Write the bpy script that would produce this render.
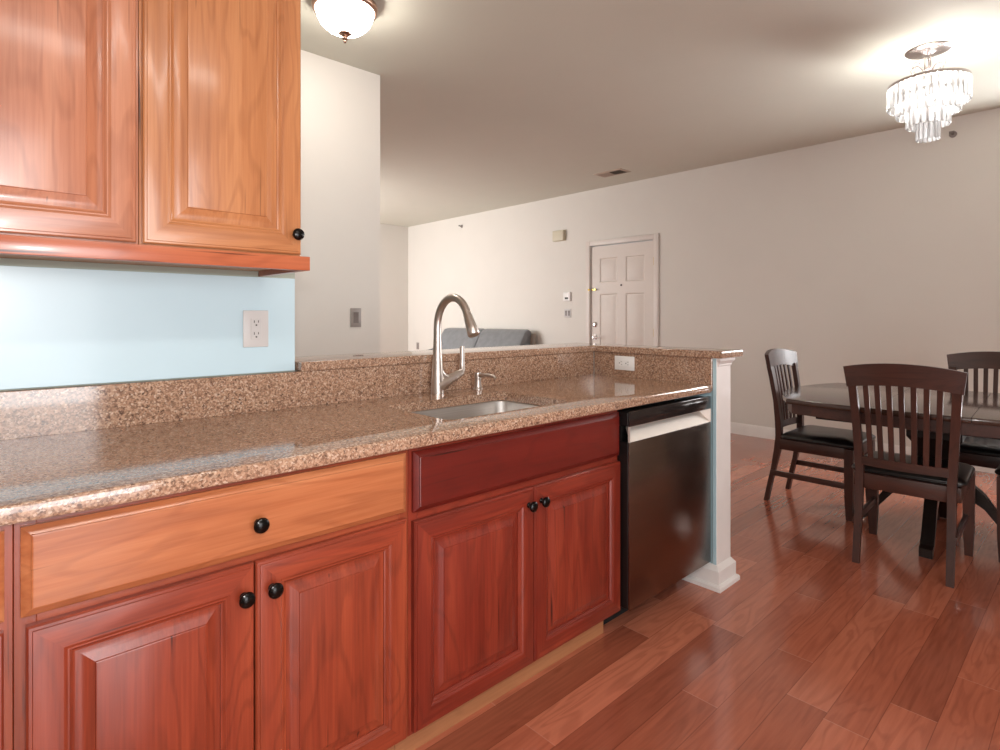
import bpy, bmesh, math, random
from mathutils import Vector, Matrix
random.seed(7)
PI = math.pi
C = bpy.context.scene.collection
SC = bpy.context.scene
for o in list(bpy.data.objects):
    bpy.data.objects.remove(o)

# ------------------------------------------------------------------ camera
cd = bpy.data.cameras.new('camera')
cam = bpy.data.objects.new('camera', cd)
C.objects.link(cam)
cam.location = (0, 0, 1.2)
cam.rotation_euler = (PI / 2, 0, math.radians(-43))
cd.sensor_width = 36
cd.lens = 36 * 572 / 1000
cd.shift_y = -0.059
cd.clip_start = 0.05
SC.camera = cam

# ------------------------------------------------------------------ world, lights, exposure
W = bpy.data.worlds.new('world')
SC.world = W
W.use_nodes = True
_bg = W.node_tree.nodes['Background']
_bg.inputs[0].default_value = (0.75, 0.86, 1.0, 1)
_bg.inputs[1].default_value = 1.0
SC.view_settings.view_transform = 'Standard'
SC.view_settings.look = 'None'
SC.view_settings.gamma = 1
SC.view_settings.use_curve_mapping = False
SC.view_settings.exposure = 0.15


def area(name, loc, target, sx, sy, watts, col=(1, 1, 1), spread=180):
    l = bpy.data.lights.new(name, 'AREA')
    l.shape = 'RECTANGLE'
    l.size = sx
    l.size_y = sy
    l.energy = watts
    l.color = col
    l.spread = math.radians(spread)
    o = bpy.data.objects.new(name, l)
    C.objects.link(o)
    o.location = loc
    d = Vector(target) - Vector(loc)
    o.rotation_euler = d.to_track_quat('-Z', 'Y').to_euler()
    return o


def point(name, loc, watts, col=(1, 1, 1), r=0.05):
    l = bpy.data.lights.new(name, 'POINT')
    l.energy = watts
    l.color = col
    l.shadow_soft_size = r
    o = bpy.data.objects.new(name, l)
    C.objects.link(o)
    o.location = loc
    return o


WARM = (1.0, 0.93, 0.85)
# daylight outside two windows, plus an added fill on the dining side (openings built below)
area('daylight_living', (1.75, 7.45, 1.55), (5.7, 7.6, 1.95), 1.5, 1.5, 122, (1, 0.99, 0.97))
area('daylight_kitchen', (0.1, -2.85, 1.05), (0.3, 2, 1.0), 1.6, 2.0, 70, (0.97, 0.99, 1.0))
area('fill_dining', (6.0, -.12, 1.65), (1.6, 2.2, 1.6), .85, 1.2, 75, (1, 0.99, 0.99))  # added fill behind a made-up opening, brightens dining side and far walls
# the photographer's flash, just above the lens
area('camera_flash', (-0.02, -0.02, 1.32), (1.3, 1.4, 1.1), 0.06, 0.04, 12, (1, 0.98, 0.96))
# chandelier bulbs and the kitchen's long ceiling lamp overhead (the bowl lamp shines by its own glass)
point('bulb_chandelier', (4.182, 0.752, 2.53), 11, (1, .97, .93), 0.06)
area('lamp_kitchen', (0.40, -0.86, 2.74), (0.40, -0.86, 0), 1.25, 0.26, 26, WARM)


# ------------------------------------------------------------------ materials
def lin(r, g, b):
    def f(c):
        c /= 255.0
        return c / 12.92 if c <= 0.04045 else ((c + 0.055) / 1.055) ** 2.4
    return (f(r), f(g), f(b), 1)


class N:
    def __init__(s, name):
        s.m = bpy.data.materials.new(name)
        s.m.use_nodes = True
        s.t = s.m.node_tree
        s.b = s.t.nodes['Principled BSDF']
        s.out = s.t.nodes['Material Output']

    def n(s, typ, **kw):
        d = s.t.nodes.new(typ)
        for k, v in kw.items():
            setattr(d, k, v)
        return d

    def l(s, a, b):
        s.t.links.new(a, b)

    def math(s, op, a, b=None):
        d = s.n('ShaderNodeMath', operation=op)
        for i, v in enumerate((a, b)):
            if v is None:
                continue
            if isinstance(v, (int, float)):
                d.inputs[i].default_value = v
            else:
                s.l(v, d.inputs[i])
        return d.outputs[0]

    def ramp(s, fac, stops, interp='LINEAR'):
        d = s.n('ShaderNodeValToRGB')
        d.color_ramp.interpolation = interp
        e = d.color_ramp.elements
        e[0].position, e[0].color = stops[0]
        e[1].position, e[1].color = stops[1]
        for p, c in stops[2:]:
            x = e.new(p)
            x.color = c
        s.l(fac, d.inputs[0])
        return d.outputs[0]

    def mixc(s, fac, a, b, blend='MIX'):
        d = s.n('ShaderNodeMix', data_type='RGBA', blend_type=blend)
        for i, v in ((0, fac), (6, a), (7, b)):
            if isinstance(v, (int, float)):
                d.inputs[i].default_value = v
            elif isinstance(v, tuple):
                d.inputs[i].default_value = v
            else:
                s.l(v, d.inputs[i])
        return d.outputs[2]

    def obj(s):
        return s.n('ShaderNodeTexCoord').outputs['Object']

    def mapping(s, vec, scale=(1, 1, 1), loc=(0, 0, 0)):
        d = s.n('ShaderNodeMapping')
        d.inputs['Scale'].default_value = scale
        d.inputs['Location'].default_value = loc
        s.l(vec, d.inputs[0])
        return d.outputs[0]

    def noise(s, vec, scale, detail=3, rough=0.5, w=None, dist=0):
        d = s.n('ShaderNodeTexNoise')
        if w is not None:
            d.noise_dimensions = '4D'
            if isinstance(w, (int, float)):
                d.inputs['W'].default_value = w
            else:
                s.l(w, d.inputs['W'])
        s.l(vec, d.inputs['Vector'])
        d.inputs['Scale'].default_value = scale
        d.inputs['Detail'].default_value = detail
        d.inputs['Roughness'].default_value = rough
        d.inputs['Distortion'].default_value = dist
        return d.outputs['Fac']

    def bump(s, h, strength, dist=0.002):
        d = s.n('ShaderNodeBump')
        d.inputs['Strength'].default_value = strength
        d.inputs['Distance'].default_value = dist
        s.l(h, d.inputs['Height'])
        s.l(d.outputs[0], s.b.inputs['Normal'])


def plain(name, rgb, rough=0.5, metal=0.0, var=0.05, scale=14, coat=0, bump=0.0, bscale=300, spec=0.5):
    k = N(name)
    v = k.noise(k.obj(), scale, 3)
    c = lin(*rgb)
    hi = tuple(min(1, x * (1 + var)) for x in c[:3]) + (1,)
    lo = tuple(x * (1 - var) for x in c[:3]) + (1,)
    k.l(k.ramp(v, [(0.3, lo), (0.7, hi)]), k.b.inputs['Base Color'])
    k.b.inputs['Roughness'].default_value = rough
    k.b.inputs['Metallic'].default_value = metal
    k.b.inputs['Specular IOR Level'].default_value = spec
    k.b.inputs['Coat Weight'].default_value = coat
    k.b.inputs['Coat Roughness'].default_value = 0.1
    if bump:
        k.bump(k.noise(k.obj(), bscale, 2), bump, 0.001)
    return k.m


def wood(name, dark, mid, light, axis, rough=0.32, coat=0.35, figure=1.0, fine=1.0):
    """axis 0/2 = grain direction in object space"""
    k = N(name)
    info = k.n('ShaderNodeObjectInfo').outputs['Random']
    w = k.math('MULTIPLY', info, 37.0)
    o = k.obj()
    sc = [8.0, 8.0, 8.0]
    sc[axis] = 1.5
    big = k.noise(k.mapping(o, tuple(sc)), 1.0, 2, 0.45, w, 0.6)
    bands = k.math('SINE', k.math('MULTIPLY', big, 64.0 * figure))
    bands = k.math('MULTIPLY_ADD', bands, 0.5)
    bands.node.inputs[2].default_value = 0.5
    sf = [170.0, 170.0, 170.0]
    sf[axis] = 5.0
    fib = k.noise(k.mapping(o, tuple(sf)), 1.0, 3, 0.6, w)
    sm = [16.0, 16.0, 16.0]
    sm[axis] = 1.5
    tone = k.noise(k.mapping(o, tuple(sm)), 1.0, 2, 0.5, w)
    base = k.ramp(tone, [(0.15, lin(*dark)), (0.5, lin(*mid)), (0.85, lin(*light))])
    c = k.mixc(k.ramp(bands, [(0.0, (0.40, 0.40, 0.40, 1)), (0.34, (0.0, 0.0, 0.0, 1))]), base, lin(*dark))
    c = k.mixc(0.24 * fine, c, k.ramp(fib, [(0.3, lin(*dark)), (0.7, lin(*light))]))
    pore = k.noise(k.mapping(o, tuple(x * 0.5 for x in sf)), 1.0, 1, 0.5, w)
    c = k.mixc(k.ramp(pore, [(0.70, (0, 0, 0, 1)), (0.78, (1, 1, 1, 1))]), c, lin(*[x * 0.55 for x in dark]))
    k.l(c, k.b.inputs['Base Color'])
    k.b.inputs['Roughness'].default_value = rough
    k.b.inputs['Coat Weight'].default_value = coat
    k.b.inputs['Coat Roughness'].default_value = 0.14
    k.bump(fib, 0.04, 0.0006)
    return k.m


def granite(name):
    k = N(name)
    o = k.n('ShaderNodeTexCoord').outputs['Object']
    v = k.n('ShaderNodeTexVoronoi')
    v.inputs['Scale'].default_value = 255
    v.inputs['Randomness'].default_value = 1
    k.l(o, v.inputs['Vector'])
    sep = k.n('ShaderNodeSeparateColor')
    k.l(v.outputs['Color'], sep.inputs[0])
    c1 = k.ramp(sep.outputs[0], [(0.0, lin(60, 43, 37)), (0.16, lin(108, 79, 64)), (0.34, lin(160, 122, 99)),
                                 (0.56, lin(184, 148, 122)), (0.76, lin(206, 174, 149)), (0.92, lin(232, 210, 190))], 'CONSTANT')
    v2 = k.n('ShaderNodeTexVoronoi')
    v2.inputs['Scale'].default_value = 150
    k.l(o, v2.inputs['Vector'])
    sep2 = k.n('ShaderNodeSeparateColor')
    k.l(v2.outputs['Color'], sep2.inputs[0])
    c2 = k.ramp(sep2.outputs[1], [(0.0, lin(86, 61, 51)), (0.14, lin(164, 126, 103)), (0.55, lin(182, 144, 118)), (0.85, lin(206, 173, 147))], 'CONSTANT')
    c = k.mixc(0.4, c1, c2)
    big = k.noise(o, 5, 2)
    c = k.mixc(k.math('MULTIPLY', big, 0.5), c, lin(150, 116, 94))
    k.l(c, k.b.inputs['Base Color'])
    k.b.inputs['Roughness'].default_value = 0.08
    k.b.inputs['IOR'].default_value = 1.72
    return k.m


def floor_mat(name):
    k = N(name)
    o = k.obj()
    sx = k.n('ShaderNodeSeparateXYZ')
    k.l(o, sx.inputs[0])
    PW, PL = 0.118, 0.95
    row = k.math('DIVIDE', sx.outputs['Y'], PW)
    ri = k.math('FLOOR', row)
    rf = k.math('FRACT', row)
    wn = k.n('ShaderNodeTexWhiteNoise', noise_dimensions='1D')
    k.l(ri, wn.inputs['W'])
    off = k.math('MULTIPLY', wn.outputs['Value'], 7.3)
    col = k.math('ADD', k.math('DIVIDE', sx.outputs['X'], PL), off)
    ci = k.math('FLOOR', col)
    cf = k.math('FRACT', col)
    cv = k.n('ShaderNodeCombineXYZ')
    k.l(ri, cv.inputs[0])
    k.l(ci, cv.inputs[1])
    wn2 = k.n('ShaderNodeTexWhiteNoise', noise_dimensions='2D')
    k.l(cv.outputs[0], wn2.inputs['Vector'])
    rnd = wn2.outputs['Value']
    w = k.math('MULTIPLY', rnd, 61.0)
    fig = k.noise(k.mapping(o, (1.6, 11, 1)), 1.0, 2, 0.5, w, 0.7)
    bands = k.math('MULTIPLY_ADD', k.math('SINE', k.math('MULTIPLY', fig, 55.0)), 0.5)
    bands.node.inputs[2].default_value = 0.5
    fib = k.noise(k.mapping(o, (5, 80, 1)), 1.0, 2, 0.5, w)
    base = k.ramp(rnd, [(0.0, lin(152, 84, 62)), (0.4, lin(180, 102, 76)), (0.75, lin(192, 112, 85)), (1.0, lin(212, 132, 102))])
    c = k.mixc(k.ramp(bands, [(0.0, (0.26, 0.26, 0.26, 1)), (0.55, (0.0, 0.0, 0.0, 1))]), base, lin(116, 56, 42))
    c = k.mixc(0.25, c, k.ramp(fib, [(0.3, lin(112, 52, 38)), (0.7, lin(186, 106, 80))]))
    # seams
    e1 = k.math('MINIMUM', rf, k.math('SUBTRACT', 1.0, rf))
    e2 = k.math('MINIMUM', cf, k.math('SUBTRACT', 1.0, cf))
    s1 = k.math('LESS_THAN', e1, 0.010)
    s2 = k.math('LESS_THAN', e2, 0.0016)
    c = k.mixc(k.math('MULTIPLY', s1, 0.45), c, lin(84, 36, 26))
    c = k.mixc(k.math('MULTIPLY', s2, 0.4), c, lin(206, 150, 128))
    k.l(c, k.b.inputs['Base Color'])
    rr = k.ramp(k.noise(o, 7, 3), [(0.3, (0.14, 0.14, 0.14, 1)), (0.7, (0.22, 0.22, 0.22, 1))])
    k.l(rr, k.b.inputs['Roughness'])
    k.b.inputs['Coat Weight'].default_value = 0.5
    k.b.inputs['Coat Roughness'].default_value = 0.14
    k.bump(k.noise(k.mapping(o, (3, 12, 1)), 1.0, 1), 0.05, 0.003)
    return k.m


def brushed(name, rgb, rough=0.28, axis=0):
    k = N(name)
    o = k.obj()
    sc = [600.0, 600.0, 600.0]
    sc[axis] = 4.0
    f = k.noise(k.mapping(o, tuple(sc)), 1.0, 2, 0.6)
    c = lin(*rgb)
    k.l(k.ramp(f, [(0.3, tuple(x * 0.86 for x in c[:3]) + (1,)), (0.7, c)]), k.b.inputs['Base Color'])
    k.b.inputs['Metallic'].default_value = 1
    k.b.inputs['Roughness'].default_value = rough
    k.bump(f, 0.04, 0.0004)
    return k.m


def emis(name, rgb, strength, base=(240, 240, 240)):
    k = N(name)
    k.b.inputs['Base Color'].default_value = lin(*base)
    k.b.inputs['Emission Color'].default_value = lin(*rgb)
    v = k.noise(k.obj(), 10, 2)
    k.l(k.math('MULTIPLY', k.math('ADD', v, 0.5), strength), k.b.inputs['Emission Strength'])
    return k.m


def crystal_mat(name):
    k = N(name)
    tr = k.n('ShaderNodeBsdfTransparent')
    tr.inputs[0].default_value = (0.96, 0.96, 0.97, 1)
    tl = k.n('ShaderNodeBsdfTranslucent')
    tl.inputs[0].default_value = (0.95, 0.95, 0.95, 1)
    gl = k.n('ShaderNodeBsdfGlossy')
    gl.inputs['Roughness'].default_value = 0.08
    m1 = k.n('ShaderNodeMixShader')
    m1.inputs[0].default_value = 0.6
    k.l(tr.outputs[0], m1.inputs[1])
    k.l(tl.outputs[0], m1.inputs[2])
    m2 = k.n('ShaderNodeMixShader')
    fr = k.n('ShaderNodeFresnel')
    fr.inputs[0].default_value = 1.5
    k.l(k.math('ADD', fr.outputs[0], 0.06), m2.inputs[0])
    k.l(m1.outputs[0], m2.inputs[1])
    k.l(gl.outputs[0], m2.inputs[2])
    k.l(m2.outputs[0], k.out.inputs['Surface'])
    return k.m


M = {}
M['wall'] = plain('wall_paint', (220, 215, 208), 0.6, var=0.01, scale=3, bump=0.02, bscale=500)
M['ceil'] = plain('ceiling_paint', (212, 211, 199), 0.8, var=0.01, scale=3, bump=0.03, bscale=400)
M['kwall'] = plain('kitchen_wall_paint', (176, 184, 172), 0.55, var=0.02)
M['blue'] = plain('blue_panel_paint', (196, 220, 230), 0.3, var=0.012, scale=4, coat=0.2)
M['bluewall'] = plain('blue_wall_paint', (176, 205, 214), 0.5, var=0.02)
M['trim'] = plain('white_trim_paint', (232, 226, 222), 0.35, var=0.02)
M['floor'] = floor_mat('cherry_plank_floor')
M['granite'] = granite('brown_speckled_granite')
M['steel'] = brushed('brushed_steel', (226, 222, 218), 0.42, 0)
M['nickel'] = brushed('brushed_nickel', (212, 203, 196), 0.34, 2)
M['dwsteel'] = brushed('dark_stainless', (132, 117, 107), 0.22, 0)
M['dwhandle'] = plain('satin_handle_steel', (214, 205, 196), 0.5, metal=0.5, var=0.02)
M['dwdark'] = plain('black_gloss_control', (58, 52, 50), 0.12, var=0.1, metal=0.6)
M['black'] = plain('black_plastic', (14, 13, 13), 0.4)
M['kickblack'] = plain('matte_black_plastic', (7, 7, 7), 0.8)
M['knob'] = plain('oil_rubbed_bronze', (18, 15, 14), 0.22, metal=0.6, spec=0.6)
M['plate'] = plain('white_plastic', (236, 234, 232), 0.35, var=0.01)
M['plate_grey'] = plain('grey_plastic', (206, 202, 200), 0.35, var=0.01)
M['switch_grey'] = plain('grey_switch_plastic', (150, 142, 138), 0.4, var=0.03)
M['switch_dark'] = plain('dark_switch_plastic', (118, 108, 104), 0.4, var=0.03)
M['slot'] = plain('outlet_slot', (50, 46, 44), 0.6)
M['beige'] = plain('beige_plastic', (206, 198, 176), 0.5, var=0.02)
M['brass'] = plain('brass', (200, 170, 90), 0.3, metal=1)
M['chrome'] = plain('chrome', (206, 198, 196), 0.22, metal=1)
M['leather'] = plain('black_leather', (20, 17, 17), 0.3, var=0.2, scale=40, bump=0.12, bscale=260)
M['sofa'] = plain('charcoal_leather', (128, 130, 134), 0.36, var=0.1, scale=12, bump=0.1, bscale=160)
M['sofaside'] = plain('taupe_leather', (150, 140, 130), 0.45, var=0.05)
M['rim'] = plain('brushed_bronze_rim', (168, 136, 118), 0.3, metal=0.9)
M['vent'] = plain('vent_paint', (196, 180, 164), 0.5)
M['ventdark'] = plain('vent_dark', (62, 48, 38), 0.8)
M['glow'] = emis('lit_white_glass', (255, 246, 234), 34)
M['bulb'] = emis('lit_bulb', (255, 248, 236), 30)
M['crystal'] = crystal_mat('clear_crystal')
M['kick'] = wood('pale_toe_kick_wood', (150, 96, 62), (172, 114, 76), (190, 132, 92), 0, 0.5, 0.0)
M['iwood'] = wood('cabinet_interior_wood', (150, 100, 60), (180, 130, 85), (200, 150, 105), 2, 0.5, 0.0)
FAM = dict(  # cherry tints per part: wood variation plus mixed lighting put into the colour
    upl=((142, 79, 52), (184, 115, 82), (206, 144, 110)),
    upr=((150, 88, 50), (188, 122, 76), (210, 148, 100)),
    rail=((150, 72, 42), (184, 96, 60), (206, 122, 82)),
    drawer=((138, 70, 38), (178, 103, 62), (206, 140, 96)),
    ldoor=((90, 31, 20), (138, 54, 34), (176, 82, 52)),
    ldoor2=((92, 33, 21), (142, 56, 35), (178, 84, 52)),
    sfront=((78, 17, 12), (100, 24, 17), (116, 32, 23)),
    sdoor=((82, 22, 15), (120, 37, 25), (164, 70, 46)),
    frame=((108, 42, 25), (148, 65, 40), (184, 98, 62)),
)
WV = {k: wood('cherry_%s_upright' % k, *v, 2) for k, v in FAM.items()}
WH = {k: wood('cherry_%s_level' % k, *v, 0) for k, v in FAM.items()}
DK = ((38, 20, 15), (62, 33, 25), (84, 46, 34))
M['dwv'] = wood('dark_brown_wood_upright', *DK, 2, 0.42, 0.12)
M['dwx'] = wood('dark_brown_wood_x', *DK, 0, 0.42, 0.12)
M['dwy'] = wood('dark_brown_wood_y', *DK, 1, 0.4, 0.12)
M['tabletop'] = wood('dark_tabletop_wood', (44, 28, 22), (62, 42, 34), (78, 56, 46), 1, 0.16, 0.5)
M['blackwood'] = plain('black_stained_wood', (26, 18, 15), 0.3, var=0.2)


# ------------------------------------------------------------------ mesh helpers
class MB:
    def __init__(s):
        s.bm = bmesh.new()

    def _mat(s, faces, mi):
        for f in faces:
            f.material_index = mi

    def box(s, x0, x1, y0, y1, z0, z1, bev=0.0, seg=2, mi=0):
        t = bmesh.new()
        bmesh.ops.create_cube(t, size=1)
        for v in t.verts:
            v.co = Vector(((x0 + x1) / 2 + v.co.x * (x1 - x0), (y0 + y1) / 2 + v.co.y * (y1 - y0), (z0 + z1) / 2 + v.co.z * (z1 - z0)))
        if bev:
            bmesh.ops.bevel(t, geom=t.edges[:], offset=bev, segments=seg, profile=0.5, affect='EDGES')
        s.merge(t, mi)
        return s

    def merge(s, t, mi=0, mat=None):
        vm = {}
        for v in t.verts:
            vm[v] = s.bm.verts.new(mat @ v.co if mat else v.co)
        for f in t.faces:
            try:
                g = s.bm.faces.new([vm[v] for v in f.verts])
                g.material_index = mi
            except ValueError:
                pass
        t.free()

    def loft(s, loops, mi=0, caps=(True, True), closed=True, mis=None):
        vs = [[s.bm.verts.new(p) for p in L] for L in loops]
        n = len(vs[0])
        for a, b in zip(vs, vs[1:]):
            for i in range(n if closed else n - 1):
                j = (i + 1) % n
                f = s.bm.faces.new((a[i], a[j], b[j], b[i]))
                f.material_index = mis[i] if mis else mi
        if caps[0]:
            f = s.bm.faces.new(list(reversed(vs[0])))
            f.material_index = mi
        if caps[1]:
            f = s.bm.faces.new(vs[-1])
            f.material_index = mi
        return s

    def lathe(s, prof, c=(0, 0, 0), axis='z', seg=24, mi=0, caps=(True, True)):
        """prof: list of (radius, height)"""
        loops = []
        for r, hgt in prof:
            L = []
            for i in range(seg):
                a = 2 * PI * i / seg
                p = (r * math.cos(a), r * math.sin(a), hgt)
                if axis == 'z':
                    q = p
                elif axis == 'y':
                    q = (p[0], hgt, -p[1])
                else:
                    q = (hgt, p[0], p[1])
                L.append((c[0] + q[0], c[1] + q[1], c[2] + q[2]))
            loops.append(L)
        return s.loft(loops, mi, caps)

    def tube(s, pts, rad, seg=12, mi=0, sq=None):
        """round tube (or rectangular bar when sq=(w,h)) along points; rad number or list"""
        pts = [Vector(p) for p in pts]
        n = len(pts)
        tan = [(pts[min(i + 1, n - 1)] - pts[max(i - 1, 0)]).normalized() for i in range(n)]
        up = Vector((0, 0, 1)) if abs(tan[0].z) < 0.9 else Vector((1, 0, 0))
        nx = tan[0].cross(up).normalized()
        loops = []
        for i in range(n):
            nx = (nx - tan[i] * nx.dot(tan[i])).normalized()
            ny = tan[i].cross(nx)
            r = rad[i] if isinstance(rad, (list, tuple)) else rad
            L = []
            for k in range(seg):
                a = 2 * PI * k / seg
                L.append(pts[i] + (nx * math.cos(a) + ny * math.sin(a)) * r)
            loops.append(L)
        return s.loft(loops, mi)

    def prism(s, poly, a0, a1, axis='z', mi=0, bev=0):
        """extrude a 2D polygon along axis; poly in the other two axes in order"""
        def q(p, a):
            return {'z': (p[0], p[1], a), 'y': (p[0], a, p[1]), 'x': (a, p[0], p[1])}[axis]
        t = bmesh.new()
        A = [t.verts.new(q(p, a0)) for p in poly]
        B = [t.verts.new(q(p, a1)) for p in poly]
        n = len(poly)
        for i in range(n):
            t.faces.new((A[i], A[(i + 1) % n], B[(i + 1) % n], B[i]))
        t.faces.new(list(reversed(A)))
        t.faces.new(B)
        if bev:
            bmesh.ops.bevel(t, geom=t.edges[:], offset=bev, segments=2, profile=0.5, affect='EDGES')
        s.merge(t, mi)
        return s

    def build(s, name, mats, parent=None, loc=(0, 0, 0), smooth=35):
        bmesh.ops.recalc_face_normals(s.bm, faces=s.bm.faces[:])
        me = bpy.data.meshes.new(name)
        s.bm.to_mesh(me)
        s.bm.free()
        for m in (mats if isinstance(mats, (list, tuple)) else [mats]):
            me.materials.append(m)
        if smooth:
            for p in me.polygons:
                p.use_smooth = True
            me.set_sharp_from_angle(angle=math.radians(smooth))
        o = bpy.data.objects.new(name, me)
        C.objects.link(o)
        o.location = loc
        if parent:
            o.parent = parent
        return o


def tag(o, label, cat, group=None, kind=None):
    o['label'] = label
    o['category'] = cat
    if group:
        o['group'] = group
    if kind:
        o['kind'] = kind
    return o


def thing(name, label, cat, loc=(0, 0, 0), rz=0, group=None):
    o = bpy.data.objects.new(name, None)
    o.empty_display_size = 0.05
    C.objects.link(o)
    o.location = loc
    o.rotation_euler = (0, 0, rz)
    return tag(o, label, cat, group)


def struct(o):
    o['kind'] = 'structure'
    return o


def copy_tree(o, parent=None):
    c = o.copy()
    C.objects.link(c)
    if parent:
        c.parent = parent
    for ch in o.children:
        copy_tree(ch, c)
    return c


def rrect(x0, x1, y0, y1, r, seg=6):
    P = []
    for cx, cy, a0 in ((x1 - r, y1 - r, 0), (x0 + r, y1 - r, 90), (x0 + r, y0 + r, 180), (x1 - r, y0 + r, 270)):
        for i in range(seg + 1):
            a = math.radians(a0 + 90 * i / seg)
            P.append((cx + r * math.cos(a), cy + r * math.sin(a)))
    return P


# ------------------------------------------------------------------ the setting
H = 2.782
XR, YF, XL, YB = 5.74, 8.55, -2.6, -2.6
YK = 1.895           # kitchen wall face
o = MB().box(XL - .15, XR + .15, YB - .15, YF + .15, -0.1, 0).build('floor', M['floor'], smooth=0); struct(o)
o = MB().box(XL - .15, XR + .15, YB - .15, YF + .15, H, H + 0.1).build('ceiling', M['ceil'], smooth=0); struct(o)
DY0, DY1, DZ = 3.575, 4.485, 2.075      # entry door opening
b = MB()
b.box(XR, XR + .15, YB - .15, -.6, 0, H).box(XR, XR + .15, -.6, .35, 0, 1.0).box(XR, XR + .15, -.6, .35, 2.3, H).box(XR, XR + .15, .35, DY0, 0, H).box(XR, XR + .15, DY1, YF + .15, 0, H).box(XR, XR + .15, DY0, DY1, DZ, H)
struct(b.build('wall_right', M['wall'], smooth=0))
struct(MB().box(1.87, XR, YF, YF + .15, 0, H).build('wall_far', M['wall'], smooth=0))
struct(MB().box(XL - .15, XL, YB - .15, 3.43, 0, H).build('wall_left', M['wall'], smooth=0))
# back wall with kitchen window
b = MB()
b.box(XL, -0.75, YB - .15, YB, 0, H).box(-0.75, 0.95, YB - .15, YB, 2.12, H)
b.box(0.95, XR, YB - .15, YB, 0, H)
struct(b.build('wall_back', M['wall'], smooth=0))
# white wall beyond the bar and the living-room side wall with its window
struct(MB().box(XL, 1.99, 3.29, 3.43, 0, H).build('wall_hall', M['wall'], smooth=0))
b = MB()
b.box(1.87, 1.99, 3.43, 6.6, 0, H).box(1.87, 1.99, 6.6, 8.2, 0, 0.75).box(1.87, 1.99, 6.6, 8.2, 2.35, H).box(1.87, 1.99, 8.2, YF, 0, H)
struct(b.build('wall_living', M['wall'], smooth=0))
struct(MB().box(XL, 0.815, YK, 2.03, 0, H).build('wall_kitchen', M['kwall'], smooth=0))


def window_frame(name, axis, a0, a1, z0, z1, pos, mull):
    bb = MB()
    w = 0.05

    def bx(p0, p1, q0, q1):
        if axis == 'x':
            bb.box(p0, p1, pos - .03, pos + .03, q0, q1, .004)
        else:
            bb.box(pos - .03, pos + .03, p0, p1, q0, q1, .004)
    bx(a0, a0 + w, z0, z1)
    bx(a1 - w, a1, z0, z1)
    bx(a0 + w, a1 - w, z0, z0 + w)
    bx(a0 + w, a1 - w, z1 - w, z1)
    for m in mull:
        bx(m - .025, m + .025, z0 + w, z1 - w)
    struct(bb.build(name, M['trim']))


window_frame('window_1', 'y', 6.6, 8.2, 0.75, 2.35, 1.93, [7.4])
window_frame('window_2', 'x', -0.75, 0.95, 0.0, 2.12, -2.68, [0.1])
window_frame('fill_window', 'y', -.6, .35, 1.0, 2.3, 5.82, [])  # made-up unseen window, added to let in the dining fill

# low wall under the bar: back run and end run, white end post
b = MB()
b.box(0.815, 2.555, 1.897, 2.03, 0, 1.013)
struct(b.build('wall_bar', M['trim'], smooth=0))
b = MB()
b.box(2.421, 2.551, 1.21, 1.897, 0, 1.013, mi=0)
b.box(2.4195, 2.421, 1.2105, 1.890, 0.0, 1.011, mi=1)
wp = struct(b.build('wall_peninsula', [M['trim'], M['bluewall']], smooth=0))
b = MB()
b.box(2.4135, 2.547, 1.190, 1.2095, 0.0, 1.013, .0015, 1)
for f in b.bm.faces:
    if f.calc_center_median().x < 2.4137:
        f.material_index = 1
tp = struct(b.build('trim_1', [M['trim'], M['bluewall']], smooth=0))


def moulding(x0, x1, y0, y1, prof):
    """loops around a rectangle, prof = (outset, z)"""
    return [[(x0 - d, y0 - d, z), (x1 + d, y0 - d, z), (x1 + d, y1 + d, z), (x0 - d, y1 + d, z)] for d, z in prof]


b = MB()
b.loft(moulding(2.4135, 2.547, 1.190, 1.36, [(0.030, 0), (0.030, .016), (0.025, .023), (0.017, .026), (0.017, .082), (0.012, .089), (0.008, .093), (0.003, .101), (0.0, .103)]))
struct(b.build('trim_2', M['trim'], smooth=25))
b = MB()
b.loft(moulding(2.430, 2.547, 1.190, 1.215, [(0.001, 0.976), (0.004, .980), (0.004, .986), (0.009, .994), (0.015, 1.002), (0.015, 1.0135), (0.0, 1.0135)]))
struct(b.build('trim_3', M['trim'], smooth=25))


def baseboard(name, axis, pos, a0, a1, sgn):
    prof = [(0, 0), (0.015, 0), (0.015, .085), (0.011, .095), (0.008, .105), (0.003, .112), (0, .112)]
    poly = [(pos + sgn * d, z) for d, z in prof]
    bb = MB().prism(poly, a0, a1, axis)
    return struct(bb.build(name, M['trim'], smooth=25))


baseboard('baseboard_right', 'y', XR, YB, 3.51, -1)
baseboard('baseboard_right', 'y', XR, 4.55, YF, -1)
baseboard('baseboard_far', 'x', YF, 1.99, XR - .02, -1)
baseboard('baseboard_back', 'x', YB, 0.98, XR - .02, 1)

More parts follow.
